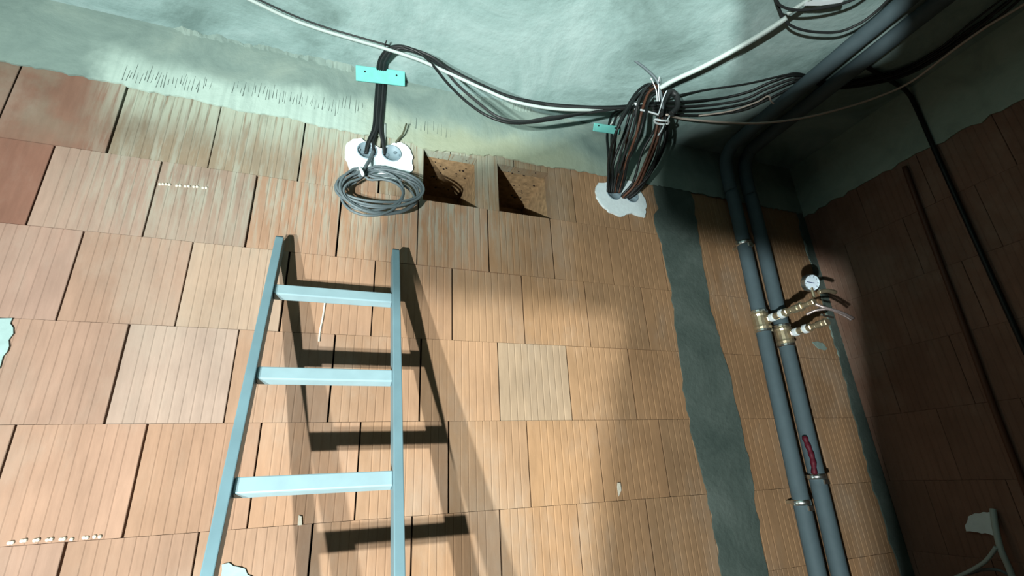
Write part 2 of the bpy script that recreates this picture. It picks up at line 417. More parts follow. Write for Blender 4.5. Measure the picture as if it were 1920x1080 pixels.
o = sc.obj('trowel_marks', M['scratch'], wall_back); o['kind'] = 'stuff'
# broken ridge where beam and ceiling meet
rg = MB(); r = random.Random(5)
for (xa, xb) in ((0.08, 0.66), (1.02, 1.36)):
    n = int((xb-xa)/.007); hz = []; hy = []; a1 = a2 = .004
    for i in range(n+1):
        a1 = max(.001, min(.022, a1 + r.uniform(-.006, .006))); a2 = max(.001, min(.020, a2 + r.uniform(-.006, .006)))
        e = min(1, i/4, (n-i)/4); hz.append(a1*e+.0005); hy.append(a2*e+.0005)
    vs = []; fs = []
    for i in range(n+1):
        x = xa+(xb-xa)*i/n
        vs += [(x, -.005, CEIL+.001), (x, -.0075-hy[i], CEIL+.0005), (x+r.uniform(-.002, .002), -.0075-hy[i]*.45, CEIL-hz[i]*.6), (x, -.0055, CEIL-hz[i]-.002)]
    for i in range(n):
        for k in range(3): fs.append((i*4+k, i*4+k+1, i*4+k+5, i*4+k+4))
    rg.add(vs, fs)
o = rg.obj('broken_ridge', M['beam'], wall_back); o['label'] = 'broken concrete ridge under the ceiling'
# cement strip in the vertical chase and at the corner
zs = [0.02+i*.035 for i in range(68)]
r = random.Random(21)
lft = [(1.888 + .012*math.sin(z*7+1) + r.uniform(-.006, .006) + (.03 if z > 2.2 else 0), z) for z in zs]
rgt = [(2.098 + .014*math.sin(z*6) + r.uniform(-.006, .006), z) for z in zs]
o = MB().slab(lft+rgt[::-1], [], on_back(.0005), .005).obj('mortar_strip', M['mortar'], wall_back); o['label'] = 'grey-green cement strip filling a vertical chase'
lft = [(2.748 + .010*math.sin(z*5) + .02*math.sin(z*2.3+2) + r.uniform(-.008, .008), z) for z in zs]
rgt = [(2.797, z) for z in zs]
o = MB().slab(lft+rgt[::-1], [], on_back(.0005), .005).obj('mortar_strip', M['mortar'], wall_back); o['label'] = 'grey cement strip up the room corner'
# splashes and mortar crumbs
for pts, mt in [([(-0.1317, 1.5973), (-0.0929, 1.5973), (-0.0708, 1.5961), (-0.0611, 1.574), (-0.0571, 1.5283), (-0.0582, 1.5026), (-0.0611, 1.4773), (-0.0885, 1.4398)], 'splash'), ([(0.4615, 0.993), (0.4591, 1.0302), (0.4851, 1.0255), (0.5071, 1.0123), (0.5286, 0.9947), (0.5271, 0.9644), (0.4824, 0.9694)], 'splash'), ([(1.5508, 1.1532), (1.5607, 1.1527), (1.563, 1.1288), (1.5509, 1.1138), (1.5449, 1.1266)], 'chalk'), ([(0.6139, 1.1218), (0.6216, 1.1189), (0.6238, 1.098), (0.6114, 1.099)], 'chalk'), ([(2.6093, 1.6689), (2.644, 1.6754), (2.6813, 1.6627), (2.6892, 1.6414), (2.6541, 1.6352), (2.6214, 1.6504)], 'beam'), ([(2.7555, 2.2611), (2.8011, 2.2678), (2.7978, 2.1356), (2.8146, 1.9972), (2.7908, 1.8088), (2.8094, 1.6102), (2.7499, 1.5889), (2.745, 1.7801), (2.7599, 1.9916), (2.7421, 2.1287)], 'beam')]:
    MB().slab(jag(pts, .0035, .012, 9, True), [], on_back(.001), .003).obj('mortar_splash', M[mt], wall_back)
for pts in [[(0.0526, 1.1066), (0.0577, 1.1071), (0.0731, 1.1089), (0.0783, 1.1095), (0.0948, 1.1081), (0.1, 1.1087), (0.1167, 1.1073), (0.123, 1.1079), (0.1399, 1.1065), (0.1453, 1.1071), (0.1589, 1.1049), (0.1803, 1.1063), (0.1861, 1.1059), (0.1993, 1.1069), (0.2091, 1.1061)], [(0.1512, 2.0177), (0.1587, 2.0191), (0.1663, 2.0205), (0.1742, 2.0202), (0.1927, 2.02), (0.2005, 2.0214), (0.2137, 2.022), (0.2215, 2.0235), (0.2349, 2.0241), (0.2428, 2.0255), (0.2579, 2.0246), (0.2659, 2.0261)]]:
    cr = MB(); r = random.Random(3)
    for (x, z) in pts:
        cr.lathe([(.0045, 0), (.0035, .003), (.001, .0045)], (x, -.0012, z), (0, -1, 0), 7)
    cr.obj('mortar_crumbs', M['chalk'], wall_back)['kind'] = 'stuff'
MB().tube([(0.625, -0.002, 1.7055), (0.6236, -0.002, 1.6553), (0.6194, -0.002, 1.6062), (0.6194, -0.002, 1.5743)], .0026, 6).obj('plaster_drip', M['chalk'], wall_back)

# right wall
RFULL = brick_mesh(WB-.0015, PITCH-BED)
wall_right = struct(MB().box((XR+.03, SHADE_Y-.05, 0), (XR+.2, 0.0, CEIL)).obj('wall_right', M['core']))
for row in range(-5, 5):
    z = B0+row*PITCH
    y = 0.0 - ((0.5 if row % 2 else 0.0)+.08)*WB + WB
    k = 0
    while y > SHADE_Y+.05:
        y1, y0 = min(y, -0.002)-.00075, max(y-WB, SHADE_Y+.052)+.00075
        y -= WB; k += 1
        if y1-y0 < .01: continue
        za, zb = max(z, .001)+BED/2, z+PITCH-BED/2
        r = random.Random(row*77+k)
        kc = 0.85+r.random()*.15
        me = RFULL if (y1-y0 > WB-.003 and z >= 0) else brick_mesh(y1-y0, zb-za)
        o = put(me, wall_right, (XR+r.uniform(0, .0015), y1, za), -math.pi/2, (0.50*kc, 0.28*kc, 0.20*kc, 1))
lowr = jag([(0.0, 2.315), (-.3, 2.32), (-.62, 2.312), (-.8, 2.305), (-1.0, 2.30), (-1.3, 2.31), (SHADE_Y+.052, 2.30)], .008, .03, 8)
o = MB().slab([(u, v) for u, v in lowr]+[(SHADE_Y+.052, CEIL-.0005), (0.0, CEIL-.0005)], [], lambda u, v, d: (XR-.0005-d, u, v), .006).obj('ring_beam', M['bright_concrete'], wall_right)
o['label'] = 'raw concrete ring beam at the top of the side wall'

# ------------------------------------------------------------------ gypsum patches with flush boxes
def patch(outline, centres, rad=.034, label='', dep=.010):
    holes = [[(cx+math.cos(a*math.pi/12)*rad, cz+math.sin(a*math.pi/12)*rad) for a in range(24)] for cx, cz in centres]
    o = MB().slab(outline, holes, on_back(.001), dep).obj('gypsum_patch', M['gypsum'], wall_back)
    o['label'] = label
    return o
def flush_box(cx, cz, label, dep=.010, group=None):
    t = empty('socket_box', (cx, -.001, cz)); tag(t, label, 'socket box', group)
    m = MB(); R_ = .0335; n = 28
    m = MB(); m.lathe([(R_, 0), (R_, dep+.003), (R_-.0028, dep+.003), (R_-.0028, .0022), (0.0001, .002)], (0, 0, 0), (0, -1, 0), n, False)
    sh = m.obj('box_shell', M['box'], t, True)
    for kx, kz in ((.012, .010), (-.014, -.006)): MB().lathe([(.006, 0), (.006, .0035)], (kx, -.002, kz), (0, -1, 0), 10).obj('knockout', M['boxin'], sh)
    for sx in (-1, 1):
        q = MB().lathe([(.0035, 0), (.0035, dep*.9)], (sx*.0255, 0, 0), (0, -1, 0), 8).obj('screw_post', M['box'], sh)
    return t
P1 = [(0.6414, 2.2109), (0.64, 2.249), (0.6415, 2.2688), (0.6599, 2.2896), (0.6872, 2.2991), (0.701, 2.2884), (0.7225, 2.2873), (0.7519, 2.272), (0.7647, 2.2728), (0.7831, 2.291), (0.8084, 2.3118), (0.8382, 2.3096), (0.8572, 2.2893), (0.8664, 2.2588), (0.8674, 2.2032), (0.8463, 2.1678), (0.812, 2.1422), (0.7832, 2.1519), (0.7583, 2.1491), (0.7296, 2.1643), (0.6897, 2.1677), (0.6595, 2.1692)]
P2 = [(1.6074, 2.2539), (1.611, 2.2759), (1.625, 2.2935), (1.6507, 2.297), (1.6792, 2.319), (1.7333, 2.3337), (1.795, 2.332), (1.8242, 2.2928), (1.8441, 2.2522), (1.8449, 2.2261), (1.8302, 2.1679), (1.8031, 2.1679), (1.7695, 2.1753), (1.7149, 2.1542), (1.6903, 2.1587), (1.658, 2.166), (1.6208, 2.1973), (1.6078, 2.2244)]
bx1 = [(0.7105, 2.2521), (0.7927, 2.259)]
bx2 = [(1.692, 2.2583), (1.7767, 2.2602)]
patch(jag(P1, .0025, .012, 12, True), bx1, label='white gypsum patch round the twin boxes above the ladder')
patch(jag(P2, .0035, .012, 13, True), bx2, label='ragged white gypsum patch below the hanging cable loops')
flush_box(*bx1[0], 'blue-grey round socket box in white gypsum, left one above the cable coil')
flush_box(*bx1[1], 'blue-grey round socket box in white gypsum, right one above the cable coil')
flush_box(*bx2[0], 'shadowed round socket box in the ragged gypsum patch, left one')
flush_box(*bx2[1], 'shadowed round socket box in the ragged gypsum patch, right one')

# ------------------------------------------------------------------ ladder
U = Vector((0, .3402, .9403)); N = Vector((0, .9403, -.3402)); T = Vector((0, -.0565, 1.866))
LX0, LX1, RW_, RDp = .475, .829, .022, .052
LEN = (T.z+N.z*RDp)/U.z
lad = empty('ladder', (0.652, T.y-U.y*LEN, 0)); tag(lad, 'blue-grey metal ladder leaning against the clay block wall', 'ladder')
frame = lambda x: Matrix(((1, 0, 0, x), (0, N.y, U.y, T.y), (0, N.z, U.z, T.z), (0, 0, 0, 1)))   # local x, depth, along rail (0 = top)
for x in (LX0, LX1-RW_):
    m = MB().box((0, 0, -LEN), (RW_, RDp, 0), frame(x)); o = child(m.obj('rail', M['ladder']), lad)
    bv = o.modifiers.new('bevel', 'BEVEL'); bv.width = .002; bv.segments = 2
    MB().box((.001, .001, -.0005), (RW_-.001, RDp-.001, .004), frame(x)).obj('end_cap', M['cap'], o)
s = .187
while s < LEN-.12:
    m = MB().box((0, .013, -s-.017), (LX1-LX0-2*RW_, .041, -s+.017), frame(LX0+RW_)); o = child(m.obj('rung', M['rung']), lad)
    bv = o.modifiers.new('bevel', 'BEVEL'); bv.width = .003; bv.segments = 2
    s += .26

# ------------------------------------------------------------------ cables
def cable(name, pts, r, mat, label, cat='cable', group=None, n=8, smooth=6):
    return tag(MB().tube(pts, r, n, smooth).obj(name, M[mat], None, True), label, cat, group)
cable('black_cable', [(0.7063, -0.008, 2.2406), (0.7096, -0.016, 2.28), (0.7254, -0.016, 2.3482), (0.7264, -0.014, 2.4329), (0.7266, -0.014, 2.5313), (0.7257, -0.018, 2.5754), (0.7236, -0.0656, 2.589), (0.7312, -0.1135, 2.588), (0.7569, -0.1662, 2.58), (0.8065, -0.1962, 2.565), (0.8745, -0.2, 2.5328), (0.9444, -0.22, 2.4223), (1.013, -0.235, 2.3417), (1.0808, -0.25, 2.2914), (1.161, -0.26, 2.2793), (1.2862, -0.27, 2.3163), (1.4324, -0.28, 2.3762), (1.5774, -0.29, 2.428), (1.7034, -0.29, 2.4798)], 0.0048, 'black', 'leftmost black cable of the bundle rising from the twin boxes', 'cable', 'black cables from the twin boxes', 8)
cable('black_cable', [(0.7084, -0.008, 2.2411), (0.7138, -0.016, 2.281), (0.7326, -0.016, 2.35), (0.7337, -0.014, 2.4348), (0.734, -0.014, 2.5335), (0.7332, -0.018, 2.5777), (0.7301, -0.0677, 2.589), (0.7371, -0.1137, 2.586), (0.7604, -0.1681, 2.576), (0.809, -0.194, 2.565), (0.9039, -0.2, 2.5393), (0.9738, -0.22, 2.4311), (1.0428, -0.235, 2.3571), (1.1108, -0.25, 2.2992), (1.1925, -0.26, 2.2944), (1.2871, -0.27, 2.3275), (1.4324, -0.28, 2.3762), (1.5774, -0.29, 2.428), (1.7025, -0.29, 2.4744)], 0.0048, 'dark', 'black cable second from left in the bundle under the turquoise strip', 'cable', 'black cables from the twin boxes', 8)
cable('black_cable', [(0.7365, -0.008, 2.2492), (0.7283, -0.016, 2.2863), (0.7398, -0.016, 2.3518), (0.741, -0.014, 2.4368), (0.7415, -0.014, 2.5357), (0.7407, -0.018, 2.58), (0.7366, -0.0698, 2.589), (0.743, -0.1139, 2.584), (0.764, -0.17, 2.572), (0.8124, -0.1851, 2.57), (0.8854, -0.19, 2.5526), (0.9653, -0.21, 2.495), (1.0633, -0.23, 2.4412), (1.1613, -0.25, 2.3994), (1.2948, -0.265, 2.3925), (1.4326, -0.285, 2.4006), (1.5742, -0.295, 2.4278), (1.7372, -0.295, 2.4846)], 0.0048, 'black', 'middle black cable of the bundle under the long turquoise strip', 'cable', 'black cables from the twin boxes', 8)
cable('black_cable', [(0.7671, -0.008, 2.25), (0.7611, -0.016, 2.2879), (0.747, -0.016, 2.3535), (0.7483, -0.014, 2.4388), (0.749, -0.014, 2.5379), (0.7483, -0.018, 2.5823), (0.7431, -0.0719, 2.589), (0.749, -0.1141, 2.582), (0.7675, -0.1718, 2.568), (0.8131, -0.1807, 2.57), (0.8854, -0.19, 2.5477), (0.9653, -0.21, 2.4902), (1.0631, -0.23, 2.4364), (1.1611, -0.25, 2.3946), (1.2944, -0.265, 2.3877), (1.432, -0.285, 2.3957), (1.5734, -0.295, 2.4226), (1.7362, -0.295, 2.4792)], 0.0048, 'dark', 'black cable second from right in the bundle under the turquoise strip', 'cable', 'black cables from the twin boxes', 8)
cable('black_cable', [(0.7692, -0.008, 2.2504), (0.7654, -0.016, 2.2888), (0.7542, -0.016, 2.3553), (0.7557, -0.014, 2.4407), (0.7566, -0.014, 2.5401), (0.7559, -0.018, 2.5846), (0.7496, -0.0739, 2.589), (0.7549, -0.1143, 2.58), (0.771, -0.1738, 2.564), (0.8122, -0.1875, 2.565), (0.8837, -0.2, 2.5344), (0.9628, -0.22, 2.4677), (1.0614, -0.235, 2.4289), (1.1608, -0.25, 2.3899), (1.2944, -0.265, 2.3877), (1.4359, -0.28, 2.4059), (1.579, -0.29, 2.4384), (1.731, -0.29, 2.4977)], 0.0042, 'black', 'rightmost black cable of the bundle rising from the twin boxes', 'cable', 'black cables from the twin boxes', 8)
cable('cable_end', [(0.7639, -0.01, 2.2653), (0.7661, -0.01, 2.2857), (0.7673, -0.01, 2.3142), (0.7647, -0.01, 2.3816)], 0.0032, 'white', 'short white cable stub rising from the right twin box', 'cable', None, 8)
cable('cable_end', [(0.8038, -0.012, 2.3049), (0.812, -0.02, 2.3169), (0.8264, -0.028, 2.3387), (0.8369, -0.03, 2.3834)], 0.0032, 'olive', 'loose olive cable end beside the right twin box', 'cable', None, 8)
cable('cable_end', [(0.7403, -0.1572, 2.575), (0.7364, -0.1771, 2.572), (0.7394, -0.1979, 2.57)], 0.0022, 'dark', 'tiny cable tail sticking up above the turquoise strip', 'cable', None, 8)
cable('white_cable', [(0.1475, -0.2643, 2.588), (0.2343, -0.2315, 2.588), (0.3297, -0.2037, 2.588), (0.4334, -0.1753, 2.586), (0.5292, -0.1646, 2.582), (0.6298, -0.1645, 2.575), (0.7431, -0.1675, 2.565), (0.849, -0.19, 2.5284), (0.9628, -0.22, 2.4653), (1.0612, -0.235, 2.4218), (1.1605, -0.25, 2.3828), (1.2932, -0.265, 2.3733), (1.4342, -0.28, 2.391), (1.5774, -0.29, 2.428), (1.6742, -0.295, 2.47)], 0.0058, 'white', 'white cable running along the ceiling above the ladder', 'cable', None, 8)
cable('thin_black_cable', [(0.1699, -0.2798, 2.59), (0.2498, -0.2437, 2.59), (0.3479, -0.2118, 2.59), (0.4491, -0.186, 2.589), (0.5451, -0.1738, 2.587), (0.6424, -0.1751, 2.58), (0.7471, -0.1755, 2.575)], 0.0028, 'dark', 'thin black cable lying along the left part of the white cable', 'cable', None, 8)
cable('white_conduit', [(1.7128, -0.3586, 2.5), (1.7357, -0.4035, 2.5), (1.7991, -0.4928, 2.5), (1.8612, -0.6025, 2.5), (1.8976, -0.6797, 2.5), (1.9231, -0.7309, 2.505)], 0.0085, 'white', 'thick white conduit crossing the ceiling from the cable cluster', 'conduit', None, 12)
cable('white_conduit', [(1.9085, -0.7443, 2.5), (1.9218, -0.7795, 2.5), (1.9378, -0.8219, 2.5), (1.9604, -0.8907, 2.5)], 0.0068, 'white', 'short white conduit end at the top of the frame', 'conduit', None, 12)
cable('cable_loop', [(1.681, -0.008, 2.257), (1.6688, -0.05, 2.2973), (1.6337, -0.12, 2.3227), (1.6459, -0.2, 2.4067), (1.6482, -0.26, 2.4729), (1.6845, -0.29, 2.5369), (1.734, -0.3, 2.5659), (1.7766, -0.29, 2.542), (1.7959, -0.26, 2.4625), (1.8021, -0.21, 2.4), (1.8086, -0.14, 2.3359), (1.7819, -0.07, 2.2723), (1.7595, -0.02, 2.248), (1.7465, -0.008, 2.2479)], 0.0052, 'black', 'outermost black cable loop above the ragged gypsum patch', 'cable', 'cable loops above the ragged gypsum patch', 8)
cable('cable_loop', [(1.6971, -0.008, 2.2598), (1.6892, -0.05, 2.3043), (1.6779, -0.125, 2.3341), (1.6576, -0.21, 2.4093), (1.6641, -0.27, 2.4763), (1.6967, -0.295, 2.5413), (1.7473, -0.3, 2.5762), (1.7811, -0.29, 2.5457), (1.7838, -0.26, 2.4594), (1.7845, -0.21, 2.3882), (1.7709, -0.14, 2.3117), (1.7691, -0.07, 2.2661), (1.747, -0.02, 2.2443), (1.7424, -0.008, 2.2472)], 0.0052, 'brown', 'brown cable loop inside the hanging cluster', 'cable', 'cable loops above the ragged gypsum patch', 8)
cable('cable_loop', [(1.7096, -0.008, 2.2621), (1.7031, -0.05, 2.2967), (1.6841, -0.13, 2.3273), (1.6792, -0.22, 2.3813), (1.6688, -0.28, 2.4434), (1.7008, -0.3, 2.5196), (1.7524, -0.3, 2.5563), (1.7827, -0.29, 2.5382), (1.7744, -0.26, 2.457), (1.7824, -0.21, 2.4136), (1.7824, -0.14, 2.3428), (1.7618, -0.07, 2.2776), (1.7384, -0.02, 2.2479), (1.7392, -0.008, 2.2466)], 0.0052, 'black', 'inner black cable loop of the hanging cluster', 'cable', 'cable loops above the ragged gypsum patch', 8)
cable('cable_loop', [(1.6899, -0.008, 2.2586), (1.6783, -0.05, 2.2889), (1.6442, -0.135, 2.314), (1.6224, -0.23, 2.3526), (1.6313, -0.29, 2.4175), (1.6764, -0.305, 2.5027), (1.7365, -0.3, 2.5454), (1.7772, -0.29, 2.5342), (1.7892, -0.26, 2.4608), (1.8034, -0.21, 2.4264), (1.7996, -0.14, 2.3513), (1.7774, -0.07, 2.2843), (1.7535, -0.02, 2.2521), (1.7442, -0.008, 2.2475)], 0.0045, 'dark', 'charcoal cable loop of the hanging cluster', 'cable', 'cable loops above the ragged gypsum patch', 8)
cable('cable_loop', [(1.7168, -0.008, 2.2633), (1.7128, -0.05, 2.3037), (1.68, -0.14, 2.3217), (1.6679, -0.24, 2.3754), (1.6637, -0.3, 2.4375), (1.7004, -0.31, 2.5195), (1.76, -0.3, 2.5692), (1.7853, -0.29, 2.5429), (1.7691, -0.26, 2.4556), (1.7731, -0.21, 2.3984), (1.7605, -0.14, 2.317), (1.7553, -0.07, 2.2699), (1.7325, -0.02, 2.2443), (1.7374, -0.008, 2.2463)], 0.0052, 'brown', 'second brown cable loop, nearer the white tie', 'cable', 'cable loops above the ragged gypsum patch', 8)
cable('cable_loop', [(1.6704, -0.008, 2.2551), (1.6566, -0.05, 2.3011), (1.621, -0.145, 2.3372), (1.5754, -0.25, 2.3648), (1.5943, -0.31, 2.4301), (1.654, -0.315, 2.516), (1.7285, -0.3, 2.5771), (1.7749, -0.29, 2.5463), (1.8041, -0.26, 2.4646), (1.819, -0.21, 2.3884), (1.7976, -0.14, 2.3048), (1.7888, -0.07, 2.2659), (1.7672, -0.02, 2.2462), (1.7492, -0.008, 2.2483)], 0.0052, 'black', 'widest black cable loop at the back of the cluster', 'cable', 'cable loops above the ragged gypsum patch', 8)
cable('cable_loop', [(1.724, -0.008, 2.2646), (1.7195, -0.05, 2.2905), (1.6799, -0.15, 2.3167), (1.6497, -0.26, 2.3212), (1.6497, -0.32, 2.3823), (1.6932, -0.32, 2.4832), (1.7593, -0.3, 2.5392), (1.7848, -0.29, 2.5316), (1.7637, -0.26, 2.4542), (1.7784, -0.21, 2.436), (1.7622, -0.14, 2.3816), (1.753, -0.07, 2.2875), (1.7283, -0.02, 2.2508), (1.7356, -0.008, 2.246)], 0.0052, 'black', 'narrowest black cable loop inside the cluster', 'cable', 'cable loops above the ragged gypsum patch', 8)
cable('cable_loop', [(1.7024, -0.008, 2.2608), (1.6968, -0.05, 2.312), (1.6501, -0.155, 2.3095), (1.6338, -0.27, 2.3704), (1.6226, -0.33, 2.4277), (1.6767, -0.325, 2.5188), (1.7539, -0.3, 2.5911), (1.7835, -0.29, 2.5512), (1.7798, -0.26, 2.4584), (1.7934, -0.21, 2.3748), (1.7901, -0.14, 2.2917), (1.7637, -0.07, 2.2574), (1.7424, -0.02, 2.2404), (1.741, -0.008, 2.2469)], 0.0045, 'dark', 'charcoal cable loop highest in the cluster', 'cable', 'cable loops above the ragged gypsum patch', 8)
cable('cable_loop', [(1.6634, -0.008, 2.2538), (1.6458, -0.05, 2.2847), (1.5843, -0.16, 2.2965), (1.5354, -0.28, 2.298), (1.5546, -0.34, 2.3597), (1.6297, -0.33, 2.4704), (1.7175, -0.3, 2.5441), (1.7708, -0.29, 2.534), (1.8095, -0.26, 2.466), (1.8424, -0.21, 2.4304), (1.8322, -0.14, 2.3516), (1.7975, -0.07, 2.2855), (1.7738, -0.02, 2.2547), (1.751, -0.008, 2.2487)], 0.0052, 'black', 'black cable loop nearest the short turquoise strip', 'cable', 'cable loops above the ragged gypsum patch', 8)
cable('orange_core', [(1.6481, -0.215, 2.3777), (1.6575, -0.245, 2.4394), (1.6714, -0.275, 2.4997), (1.6934, -0.3, 2.5303), (1.7282, -0.31, 2.547)], 0.0024, 'copper', 'thin orange wire along the top of the hanging cable loops', 'wire', None, 8)
cable('wall_cable', [(1.6639, -0.008, 2.2797), (1.681, -0.012, 2.3644), (1.6919, -0.012, 2.462), (1.6973, -0.012, 2.5391), (1.709, -0.012, 2.585), (1.6802, -0.0871, 2.588), (1.6886, -0.1319, 2.586), (1.718, -0.182, 2.57)], 0.0048, 'black', 'black cable down the wall behind the short turquoise strip', 'cable', None, 8)
cable('wall_cable', [(1.6886, -0.01, 2.2829), (1.6922, -0.016, 2.3693), (1.7053, -0.016, 2.462), (1.7165, -0.016, 2.5405), (1.7284, -0.016, 2.5866), (1.6989, -0.0986, 2.586), (1.7098, -0.1463, 2.582), (1.7318, -0.1984, 2.565)], 0.0042, 'dark', 'charcoal cable beside the wall cable under the short turquoise strip', 'cable', None, 8)
cable('pale_cable', [(1.7006, -0.03, 2.583), (1.7161, -0.07, 2.6001), (1.7059, -0.15, 2.5723), (1.6732, -0.24, 2.5153), (1.6606, -0.3, 2.4797)], 0.0042, 'white', 'pale grey cable bending down to the short turquoise strip', 'cable', None, 8)
cable('cable_end', [(1.7517, -0.31, 2.4524), (1.7378, -0.33, 2.495), (1.7176, -0.345, 2.5477), (1.6686, -0.355, 2.5804), (1.6066, -0.36, 2.6078)], 0.0045, 'grey', 'grey stripped cable end pointing up left from the cluster', 'cable end', None, 8)
cable('wire_end', [(1.7171, -0.325, 2.4681), (1.7142, -0.335, 2.5043), (1.704, -0.34, 2.5327), (1.6902, -0.345, 2.555)], 0.0018, 'tie', 'white wire end, left of the three sticking up', 'wire', None, 8)
cable('wire_end', [(1.7224, -0.33, 2.4652), (1.7206, -0.34, 2.5067), (1.7237, -0.345, 2.5417), (1.7272, -0.35, 2.5668)], 0.0018, 'tie', 'white wire end, middle of the three sticking up', 'wire', None, 8)
cable('wire_end', [(1.7184, -0.315, 2.4117), (1.7297, -0.325, 2.4462), (1.7375, -0.335, 2.475), (1.7541, -0.345, 2.5118)], 0.0021, 'tie', 'white wire end, right of the three sticking up', 'wire', None, 8)
cable('white_rod', [(1.6418, -0.315, 2.4163), (1.6816, -0.315, 2.417), (1.7189, -0.315, 2.4143)], 0.0034, 'tie', 'short white plastic rod lying across the cable cluster', 'rod', None, 8)
cable('dark_sleeve', [(1.7432, -0.3, 2.4333), (1.766, -0.305, 2.4941), (1.8039, -0.31, 2.553), (1.8315, -0.31, 2.5395), (1.8302, -0.305, 2.4908), (1.8004, -0.295, 2.4551)], 0.011, 'dark', 'bulky charcoal cable knot beside the white wire ends', 'cable', None, 10)
ct = tag(MB().tube([(1.6155, -0.3, 2.4621), (1.6165, -0.315, 2.4441), (1.6328, -0.315, 2.4312), (1.6382, -0.3, 2.4307), (1.6335, -0.285, 2.455), (1.6214, -0.285, 2.4669)], .0042, 6, 4, True).obj('cable_tie', M['tie'], None, True), 'white nylon tie round the left side of the cable loops', 'cable tie', 'white cable ties')
ct = tag(MB().tube([(1.7226, -0.29, 2.4137), (1.7379, -0.305, 2.4002), (1.7705, -0.305, 2.406), (1.7847, -0.285, 2.4133), (1.7675, -0.27, 2.4187), (1.736, -0.275, 2.4143)], .0042, 6, 4, True).obj('cable_tie', M['tie'], None, True), 'white nylon tie with two tails round the right side of the cable loops', 'cable tie', 'white cable ties')
MB().tube([(1.762, -0.3, 2.4054), (1.7763, -0.305, 2.4226), (1.7811, -0.305, 2.4339)], 0.003, 6, 4).obj('tie_tail', M['tie'], ct, True)
MB().tube([(1.7548, -0.3, 2.3936), (1.7378, -0.295, 2.3612), (1.723, -0.29, 2.3395)], 0.0028, 6, 4).obj('tie_tail', M['tie'], ct, True)
cable('ceiling_cable', [(1.7341, -0.29, 2.5142), (1.8089, -0.3105, 2.53), (1.9611, -0.3301, 2.588), (2.1026, -0.41, 2.588), (2.2112, -0.4899, 2.588), (2.2657, -0.5156, 2.588), (2.4213, -0.5227, 2.586), (2.5625, -0.5962, 2.586), (2.6392, -0.6678, 2.586), (2.667, -0.763, 2.586), (2.6525, -0.8722, 2.586), (2.6444, -0.9674, 2.586), (2.6333, -1.081, 2.586)], 0.0034, 'black', 'uppermost black cable from the cluster to the ceiling pipes', 'cable', 'cables between the cluster and the ceiling pipes', 8)
cable('ceiling_cable', [(1.7305, -0.29, 2.495), (1.8293, -0.2841, 2.53), (2.0354, -0.3061, 2.584), (2.1344, -0.377, 2.584), (2.1909, -0.4566, 2.584), (2.258, -0.5089, 2.584), (2.4292, -0.5191, 2.583), (2.5707, -0.5928, 2.583), (2.6473, -0.6647, 2.583), (2.6747, -0.7603, 2.583), (2.6755, -0.8615, 2.583), (2.6814, -0.9508, 2.583), (2.639, -1.0794, 2.583)], 0.0048, 'black', 'second black cable from the cluster to the ceiling pipes', 'cable', 'cables between the cluster and the ceiling pipes', 8)
cable('ceiling_cable', [(1.728, -0.29, 2.4813), (1.8445, -0.2643, 2.53), (2.0419, -0.2687, 2.588), (2.1583, -0.3401, 2.588), (2.2049, -0.4188, 2.588), (2.2849, -0.4992, 2.588), (2.4372, -0.5155, 2.58), (2.579, -0.5894, 2.58), (2.6555, -0.6615, 2.58), (2.6825, -0.7576, 2.58), (2.6991, -0.8506, 2.58), (2.6726, -0.9562, 2.58), (2.6448, -1.0778, 2.58)], 0.0048, 'dark', 'third, charcoal cable from the cluster to the ceiling pipes', 'cable', 'cables between the cluster and the ceiling pipes', 8)
cable('ceiling_cable', [(1.7255, -0.29, 2.4678), (1.8581, -0.2466, 2.53), (2.0543, -0.2525, 2.58), (2.1773, -0.3329, 2.58), (2.2234, -0.4124, 2.58), (2.2958, -0.4997, 2.58), (2.4568, -0.5058, 2.586), (2.5998, -0.5804, 2.586), (2.6767, -0.6533, 2.586), (2.7034, -0.7503, 2.586), (2.6866, -0.8615, 2.586), (2.6767, -0.9584, 2.586), (2.6634, -1.0738, 2.586)], 0.0048, 'black', 'fourth black cable from the cluster to the ceiling pipes', 'cable', 'cables between the cluster and the ceiling pipes', 8)
cable('ceiling_cable', [(1.723, -0.29, 2.4543), (1.8721, -0.2286, 2.53), (2.057, -0.2176, 2.582), (2.1919, -0.2896, 2.582), (2.2495, -0.3753, 2.582), (2.321, -0.4912, 2.582), (2.465, -0.502, 2.583), (2.6082, -0.5769, 2.583), (2.6851, -0.6501, 2.583), (2.7114, -0.7475, 2.583), (2.7104, -0.8506, 2.583), (2.7147, -0.9414, 2.583), (2.6693, -1.0722, 2.583)], 0.0048, 'dark', 'lowest charcoal cable from the cluster to the ceiling pipes', 'cable', 'cables between the cluster and the ceiling pipes', 8)
cable('beige_cable', [(1.7838, -0.29, 2.4524), (1.8989, -0.2468, 2.5), (2.034, -0.281, 2.49), (2.2022, -0.3351, 2.48), (2.3506, -0.4103, 2.48), (2.4741, -0.5029, 2.485), (2.5604, -0.5935, 2.49), (2.6003, -0.685, 2.49), (2.5864, -0.8318, 2.49), (2.5849, -0.9246, 2.49), (2.6004, -1.0143, 2.49), (2.6004, -1.102, 2.49)], 0.0044, 'beige', 'beige cable sagging lowest across the ceiling corner', 'cable', None, 8)
cable('grey_loop', [(2.025, -0.2186, 2.57), (2.1316, -0.2874, 2.565), (2.1937, -0.367, 2.56), (2.204, -0.4097, 2.555), (2.2357, -0.3946, 2.55), (2.2755, -0.3819, 2.55)], 0.0034, 'beige', 'thin pale cable curving up beside the ceiling pipe', 'cable', None, 8)
